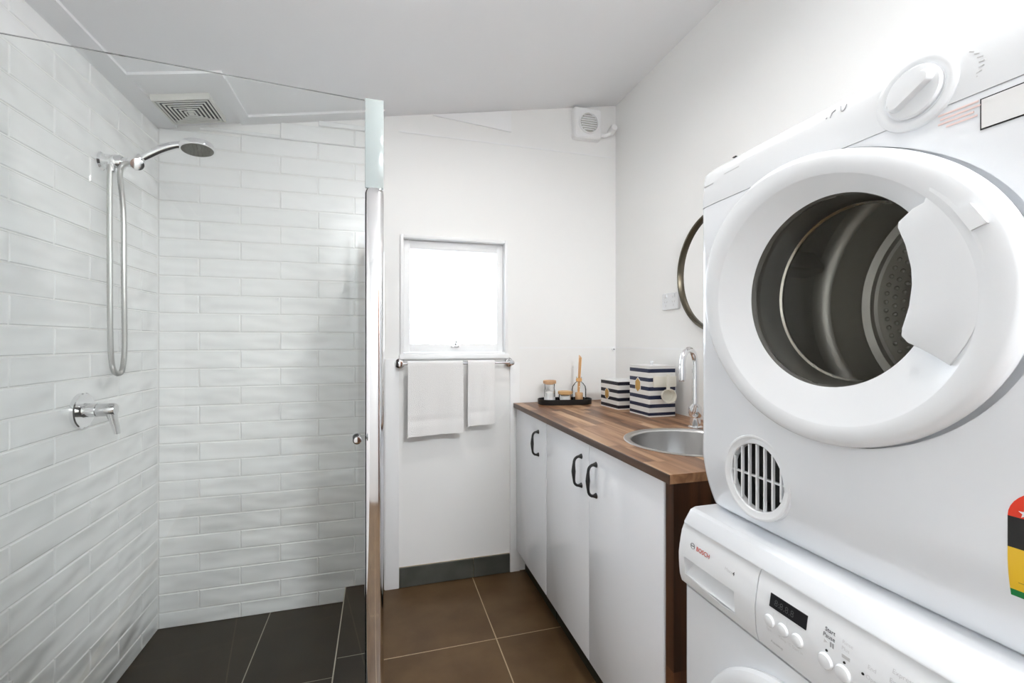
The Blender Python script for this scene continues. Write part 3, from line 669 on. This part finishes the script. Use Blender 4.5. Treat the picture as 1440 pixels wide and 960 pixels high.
prism_b = bmesh.new(); prism(prism_b, [(0, 0), (.006, .003), (0, .006)], lambda a, b: (pxf(.773 + b) - .0007, .4985 - a, .773 + b), lambda a, b: (pxf(.773 + b), .4985 - a, .773 + b)); obj('play_mark', prism_b, M_pgrey, wm)
for dy in (0, .0035): obj('pause_mark', B(pxf(.775) - .0007, pxf(.775), .4875 - dy, .4895 - dy, .772, .779), M_grey, wm)
for k, s in enumerate(('Rinse', 'Plus')): ptxt(s, .4735, .7875 - .008 * k, .0068, M_pgrey)
obj('water_mark', B(pxf(.772) - .0007, pxf(.772), .461, .472, .7695, .7745), M_pgrey, wm)
for y in (.4935, .4680): obj('indicator', lathe(bmesh.new(), [(.0018, 0), (.0016, .001), (0, .0012)], 12, AX('-x', (pxf(.7645), y, .7645))), M_lblack, wm)
obj('indicator', lathe(bmesh.new(), [(.0018, 0), (.0016, .001), (0, .0012)], 12, AX('-x', (pxf(.7665), .4435, .7665))), M_lblack, wm)
ptxt('End', .4385, .777, .0072, M_pgrey); ptxt('Open', .4395, .7645, .0072, M_pgrey)
ptxt("Express 15'", .4105, .7905, .0078, M_pgrey); ptxt('Express 30', .4125, .7785, .0078, M_pgrey)
dm = AX('-x', (.616, .540, .452))
obj('door_ring', lathe(bmesh.new(), [(.210, 0), (.2125, .010), (.209, .018), (.198, .024), (.180, .022), (.165, .010), (.160, 0)], 80, dm), M_plastic, wm)
obj('door_glass', lathe(bmesh.new(), [(.166, .008), (.12, .004), (0, .002)], 64, dm), M_seal, wm)
for x in (.66, 1.18):
    for y in (.27, .775): obj('foot', lathe(bmesh.new(), [(0, 0), (.02, 0), (.02, .008), (.01, .011), (.01, .02), (0, .02)], 16, Matrix.Translation((x, y, .0003))), M_blackpl, wm)

# ------------------------------------------------------------------ dryer
dy = thing('tumble_dryer', 'white tumble dryer with round porthole stacked on the washing machine', 'dryer', (.95, .52, .8497))
DY0, DY1, DZ0, DZ1, DXB = .205, .822, .8505, 1.560, 1.235
def dxf(z):
    if z < .97: t = (.97 - z) / (.97 - DZ0); return .652 + .034 * t ** 1.7
    if z > 1.50: t = (z - 1.50) / (DZ1 - 1.50); return .652 + .010 * t ** 2
    return .652
def bow(y): return -.008 * max(0, 1 - ((y - .515) / .30) ** 2)
def dring(z, grow=0.0, inset=0.0):
    xf = dxf(z) - grow + inset; out = []; r = .022
    y0, y1 = DY0 + inset, DY1 - inset
    for k in range(6): a = PI / 2 * k / 5; out.append((xf + r - r * math.sin(a), y1 - r + r * math.cos(a) if True else 0, z))
    n = 22
    for k in range(1, n): y = (y1 - r) + (y0 - y1 + 2 * r) * k / n; out.append((xf + bow(y), y, z))
    for k in range(6): a = PI / 2 * k / 5; out.append((xf + r - r * math.cos(a), y0 + r - r * math.sin(a), z))
    out += [(DXB, y0, z), (DXB, y1, z)]
    return out
def surf(y, z): return dxf(z) + bow(y)
zs = [DZ0 + .008 * k for k in range(1, 15)] + [.97, 1.0, 1.1, 1.27, 1.40, 1.4775]
bm = bmesh.new(); loft(bm, [dring(DZ0, inset=.008), dring(DZ0 + .004, inset=.002)] + [dring(z) for z in zs] + [dring(1.4795, inset=.0007)])
body = obj('body', bm, M_app, dy, origin=None)
DC = (.528, 1.275)
cut = lathe(bmesh.new(), [(0, -.2), (.150, -.2), (.150, .085), (.275, .090), (.275, .42), (0, .42)], 72, AX('+x', (.620, DC[0], DC[1])))
boolean(body, cut)
VC = (.664, .956)
DCC = (.520, 1.268)
F_OUT = (.22933, .01428, .00054, .01268, .01186, -.00241, .0032); F_BEV = (.19029, .00948, -.0061, .00673, .00863); F_INN = (.14304, .00782, .00699)
def four(c, th):
    r = c[0]
    for k in range(1, (len(c) - 1) // 2 + 1): r += c[2 * k - 1] * math.cos(k * th) + c[2 * k] * math.sin(k * th)
    return r
def curve(c, s, x, n=120): return [(x, DCC[0] + s * four(c, 2 * PI * k / n) * math.cos(2 * PI * k / n), DCC[1] + s * four(c, 2 * PI * k / n) * math.sin(2 * PI * k / n)) for k in range(n)]
boolean(body, loft(bmesh.new(), [[(x, y - .0025, z) for x, y, z in curve(F_OUT, 1.005, .60)], [(x, y - .0025, z) for x, y, z in curve(F_OUT, 1.005, .6565)]]))
boolean(body, lathe(bmesh.new(), [(0, -.1), (.0615, -.1), (.0615, .055), (0, .055)], 48, AX('+x', (.660, VC[0], VC[1]))))
zs2 = [1.480, 1.490, 1.50, 1.52, 1.535, 1.548]
bm = bmesh.new(); loft(bm, [dring(z, grow=.0008) for z in zs2] + [dring(1.556, inset=.004), dring(1.560, inset=.014)]); obj('control_fascia', bm, M_plastic, dy)
# drum
dmx = AX('+x', (.652, DC[0], DC[1]))
obj('collar', lathe(bmesh.new(), [(.1485, -.0060), (.1432, -.0066), (.1425, -.004), (.1405, .02), (.137, .050), (.139, .056), (.149, .060)], 72, dmx), M_seal, dy)
obj('drum_lip', lathe(bmesh.new(), [(.1375, .050), (.134, .053), (.134, .057), (.139, .060)], 72, dmx), M_drumlip, dy)
drm = obj('drum', lathe(bmesh.new(), [(.149, .062), (.262, .075), (.265, .09), (.265, .255), (.258, .268), (.236, .275), (.228, .285), (.228, .375), (.215, .382), (.205, .380), (.200, .384), (.0, .386)], 96, dmx), M_drum, dy)
for a in (.35, 2.45, 4.55):
    mt = dmx @ Matrix.Rotation(a, 4, 'Z'); b2 = bmesh.new()
    loft(b2, [[mt @ Vector((.266, -.03, z)), mt @ Vector((.232, -.008, z)), mt @ Vector((.228, 0, z)), mt @ Vector((.232, .008, z)), mt @ Vector((.266, .03, z))] for z in (.10, .25)])
    obj('lifter', b2, M_drum, drm)
db = bmesh.new()
for rr in [.03 + .017 * k for k in range(10)]:
    cnt = int(2 * PI * rr / .018)
    for k in range(cnt):
        a = 2 * PI * (k + (.5 if int(rr * 1000) % 2 else 0)) / cnt
        lathe(db, [(.0052, .3862), (.0045, .3825), (.0025, .3808), (0, .3804)], 8, dmx @ Matrix.Translation((rr * math.cos(a), rr * math.sin(a), 0)))
o = obj('pressed_dimples', db, M_drum, drm); o['kind'] = 'stuff'
# door: egg-shaped moulded ring, lofted between closed outlines about DCC
XF = .6195
rgs = [curve(F_OUT, .965, .6425), curve(F_OUT, .995, .6385), curve(F_OUT, 1.0, .634), curve(F_OUT, .993, .628), curve(F_OUT, .972, .6225), curve(F_OUT, .945, .6203), curve(F_BEV, 1.0, XF), curve(F_BEV, .994, XF + .0008), curve(F_INN, 1.02, .6425), curve(F_INN, 1.0, .6445), curve(F_INN, 1.003, .6455), curve(F_INN, 1.05, .648), curve(F_OUT, .93, .6430)]
bm = bmesh.new(); loft(bm, rgs + [rgs[0]], cap=False); bmesh.ops.remove_doubles(bm, verts=bm.verts, dist=1e-6)
dd = obj('door', bm, M_plastic, dy, angle=50)
SCL = XF / .626
plate = [(y * SCL, 1.2 + (z - 1.2) * SCL) for y, z in [(.3828, 1.3845), (.388, 1.3674), (.4002, 1.3631), (.4162, 1.3506), (.417, 1.3436), (.4081, 1.3194), (.4018, 1.2892), (.401, 1.2699), (.4041, 1.2439), (.4121, 1.216), (.4129, 1.2071), (.4057, 1.1982), (.3918, 1.1914), (.3756, 1.1816), (.3624, 1.1723)]]
a0 = math.atan2(plate[-1][1] - DCC[1], plate[-1][0] - DCC[0]) % (2 * PI); a1 = math.atan2(plate[0][1] - DCC[1], plate[0][0] - DCC[0]) % (2 * PI)
arcp = []; ra = math.hypot(plate[-1][0] - DCC[0], plate[-1][1] - DCC[1]); rb = math.hypot(plate[0][0] - DCC[0], plate[0][1] - DCC[1])
for k in range(1, 16):
    th = a0 + (a1 - a0) * k / 16; r = ra + (rb - ra) * k / 16 + .010 * math.sin(PI * k / 16); arcp.append((DCC[0] + r * math.cos(th), DCC[1] + r * math.sin(th)))
bm = bmesh.new(); prism(bm, plate + arcp, lambda y, z: (XF + .0002, y, z), lambda y, z: (XF + .026, y, z))
bmesh.ops.recalc_face_normals(bm, faces=bm.faces)
inner = {(round(y, 5), round(z, 5)) for y, z in plate}
fe = [e for e in bm.edges if all(abs(v.co.x - XF - .0002) < 1e-6 and (round(v.co.y, 5), round(v.co.z, 5)) in inner for v in e.verts)]
bmesh.ops.bevel(bm, geom=fe, offset=.0022, segments=2, profile=.5, affect='EDGES')
obj('handle_plate', bm, M_plastic, dd)
bg_ = [(y * .984, 1.2 + (z - 1.2) * .984) for y, z in ((.3585, 1.3496), (.3429, 1.3532), (.3281, 1.3282), (.3429, 1.3225))]
bm = bmesh.new(); prism(bm, bg_, lambda y, z: (XF - .0030, y, z), lambda y, z: (XF + .006, y, z)); obj('raised_badge', bm, M_plastic, dd)
obj('porthole', lathe(bmesh.new(), [(.1415, .0), (.1415, -.003), (0, -.003), (0, 0)], 72, AX('-x', (.652, DC[0], DC[1]))), M_port, dd)
obj('door_gasket', loft(bmesh.new(), [curve(F_OUT, .93, .6420), curve(F_OUT, .93, .6605), curve(F_OUT, .88, .6605), curve(F_OUT, .88, .6420)], cap=False), M_seal, dd)
# vent grille
vm = AX('-x', (surf(*VC) , VC[0], VC[1]))
vg = obj('vent_surround', lathe(bmesh.new(), [(.0755, -.010), (.0755, .0006), (.074, .0022), (.071, .0022), (.069, .0008), (.061, .0), (.0595, -.002), (.059, -.05), (.0605, -.05), (.0612, -.010)], 56, vm, closed=True), M_plastic, dy)
obj('vent_duct', lathe(bmesh.new(), [(.0589, -.013), (.0589, -.048), (0, -.048)], 40, vm), M_dark_in, vg)
for k in range(-3, 4):
    c = k * .0172; w = math.sqrt(max(0, .0587 ** 2 - c * c)); X = surf(*VC)
    obj('slat', B(X + .002, X + .007, VC[0] + c - .0017, VC[0] + c + .0017, VC[1] - w, VC[1] + w), M_plastic, vg)
obj('cross_bar', B(X + .005, X + .010, VC[0] - .0585, VC[0] + .0585, VC[1] - .0016, VC[1] + .0016), M_plastic, vg)
# dial
kc = (.409, 1.512); km = AX((-1, 0, .06), (surf(*kc), *kc))
dl = obj('dial_dish', lathe(bmesh.new(), [(.047, -.004), (.0455, .0012), (.042, .0028), (.038, .0030), (.0345, .0015), (.0335, .0005), (0, .0005)], 56, km), M_plastic, dy)
kn = obj('dial_knob', lathe(bmesh.new(), [(.0315, .0003), (.032, .0045), (.030, .0065), (0, .0065)], 48, km), M_plastic, dl)
bm = bmesh.new()
loft(bm, [[km @ Matrix.Rotation(.55, 4, 'Z') @ Vector((x * s, y * s, z)) for x, y in rrect(-.028, .028, -.0085, .0085, .0083, 5)] for z, s in ((.0055, 1), (.0125, .96), (.015, .86))]); obj('grip', bm, M_plastic, kn)
bm = bmesh.new()
for k in range(9):
    a = -.75 + .16 * k; b2 = B(-.0006, .0006, -.0026, .0026, 0, .0005)
    bmesh.ops.transform(b2, matrix=Matrix.Translation((surf(.35, 1.51) - .001, kc[0] - .066 * math.cos(a), 1.512 + .034 * math.sin(a))) @ Matrix.Rotation(a, 4, 'X') @ Matrix.Rotation(PI / 2, 4, 'Y'), verts=b2.verts)
    me = bpy.data.meshes.new('t'); b2.to_mesh(me); b2.free(); bm.from_mesh(me); bpy.data.meshes.remove(me)
obj('dial_markings', bm, M_pgrey, dy)
def onD(y0, z0, off=.0012): return lambda a, b: (surf(y0 - a, z0 + b) - off, y0 - a, z0 + b)
def patch(name, y0, y1, z0, z1, m, par, off=.0006, rad=0, n=8):     # thin sticker following the bowed front
    bm = bmesh.new(); A = []; m_ = 6; zz = [z0 + (z1 - z0) * q / m_ for q in range(m_ + 1)]
    for k in range(n + 1):
        y = y0 + (y1 - y0) * k / n; A.append([(surf(y, z) - off, y, z) for z in zz] + [(surf(y, z) + .0015, y, z) for z in reversed(zz)])
    return obj(name, loft(bm, A), m, par)
# symbols on the fascia
bm = tube(bmesh.new(), [(surf(.522, 1.536) - .0012, .522, 1.534), (surf(.519, 1.54) - .0012, .5195, 1.541), (surf(.514, 1.542) - .0012, .5145, 1.543)], .0009, 6); obj('printed_symbol', bm, M_grey, dy)
bm = tube(bmesh.new(), smooth_path([(surf(.506, 1.54) - .0012, .506, 1.544), (surf(.505, 1.536) - .0012, .505, 1.5365), (surf(.5, 1.535) - .0012, .5005, 1.536), (surf(.497, 1.54) - .0012, .4975, 1.543)], 4), .0007, 6); obj('printed_symbol', bm, M_grey, dy)
obj('printed_dot', B(surf(.528, 1.537) - .0014, surf(.528, 1.537), .527, .5292, 1.5355, 1.5375), M_grey, dy)
patch('printed_line', .776, .804, 1.5215, 1.5232, M_pgrey, dy, .0014)
patch('printed_line', .705, .745, 1.5295, 1.5302, M_pgrey, dy, .0014)
patch('status_slot', .719, .727, 1.5545, 1.5562, M_lblack, dy, .0030)
for k, (a, b) in enumerate(((.346, .384), (.344, .382), (.350, .384), (.347, .376))): patch('warning_print', a, b, 1.4695 - .0052 * k, 1.4715 - .0052 * k, M_pink, dy, .0008)
q = patch('label_border', .250, .3445, 1.4365, 1.4715, M_lblack, dy, .0008); patch('label_face', .2515, .3430, 1.4380, 1.4700, M_lwhite, q, .0014)
# energy rating sticker
es = patch('energy_sticker', .230, .3215, .928, .9355, M_lgrn, dy, .0009, n=10)
patch('yellow_panel', .230, .3215, .9355, .981, M_lyel, es, .0009, n=10)
patch('rule_line', .236, .314, .9445, .9450, mat('olive_print', lin(150, 120, 30), .5), es, .0013, n=10)
patch('black_band', .230, .3215, .981, 1.014, M_lblack, es, .0009, n=10)
ar = []
for k in range(21): a = PI * k / 20; ar.append((.27575 + .04575 * math.cos(a), 1.014 + .036 * math.sin(a)))
bm = bmesh.new(); prism(bm, ar, lambda y, z: (surf(y, z) - .0009, y, z), lambda y, z: (surf(y, z) + .001, y, z)); obj('red_arch', bm, M_lred, es)
for sy_, sz_ in ((.3075, 1.0195), (.296, 1.032), (.2757, 1.037)):
    bm = bmesh.new(); st = [((.0055 if k % 2 == 0 else .0023) * math.sin(PI * k / 5), (.0055 if k % 2 == 0 else .0023) * math.cos(PI * k / 5)) for k in range(10)]
    prism(bm, st, lambda a, b: (surf(sy_ + a, sz_ + b) - .0014, sy_ + a, sz_ + b), lambda a, b: (surf(sy_ + a, sz_ + b) - .0004, sy_ + a, sz_ + b)); obj('star', bm, M_lwhite, es)
for x in (.74, 1.19):
    for y in (.27, .76): obj('foot', lathe(bmesh.new(), [(0, 0), (.016, 0), (.016, .004), (0, .004)], 14, Matrix.Translation((x, y, .8497))), M_blackpl, dy)

# ------------------------------------------------------------------ ceiling downlights
def downlight(x, y, label, watts):
    z = ZC(x); d = thing('downlight', label, 'downlight', (x, y, z - .012), group='recessed ceiling downlights')
    obj('bezel', lathe(bmesh.new(), [(.036, .0), (.050, .0), (.052, .006), (.052, .022), (.036, .022)], 40, Matrix.Translation((x, y, z - .012)), closed=True), M_trim, d)
    em = bpy.data.materials.get('lamp_lens')
    if not em:
        em = mat('lamp_lens', (1, 1, 1), .4); P(em).inputs['Emission Color'].default_value = (1, .93, .82, 1); P(em).inputs['Emission Strength'].default_value = 60
    obj('lens', lathe(bmesh.new(), [(.036, .008), (0, .008)], 32, Matrix.Translation((x, y, z - .012))), em, d)
    ld = bpy.data.lights.new('downlight_lamp', 'AREA'); ld.shape = 'DISK'; ld.size = .07; ld.energy = watts; ld.color = (1, .985, .96)
    lo = bpy.data.objects.new('lamp_light', ld); COL.objects.link(lo); lo.parent = d; lo.location = (0, 0, .004)
downlight(.33, 1.36, 'recessed downlight in the ceiling above the towels', LAMP_W * .62)
downlight(.36, .42, 'recessed downlight in the ceiling in front of the dryer', LAMP_W * .35)
# added fill lamp, unseen behind the viewer, shaped as a round ceiling fitting
ox, oy = .74, -.88; oz = ZC(ox) - .03
oy_t = thing('fill_light', 'added round fill lamp under the ceiling, unseen behind the viewer', 'added fill light', (ox, oy, oz))
obj('base', lathe(bmesh.new(), [(0, .03), (.20, .03), (.20, 0), (.19, -.006), (.185, 0), (0, 0)], 48, Matrix.Translation((ox, oy, oz))), M_trim, oy_t)
ld = bpy.data.lights.new('fill_lamp', 'AREA'); ld.shape = 'DISK'; ld.size = .36; ld.energy = FILL_W; ld.color = (.93, .97, 1)
lo = bpy.data.objects.new('lamp_light', ld); COL.objects.link(lo); lo.parent = oy_t; lo.location = (0, 0, -.008)
# daylight portal at the window (sampling aid for the sky)
ld = bpy.data.lights.new('daylight_opening', 'AREA'); ld.shape = 'RECTANGLE'; ld.size = .52; ld.size_y = .57; ld.cycles.is_portal = True
lo = bpy.data.objects.new('daylight_opening', ld); COL.objects.link(lo); lo.location = (.364, YB + .11, 1.425); lo.rotation_euler = (-PI / 2, 0, 0)
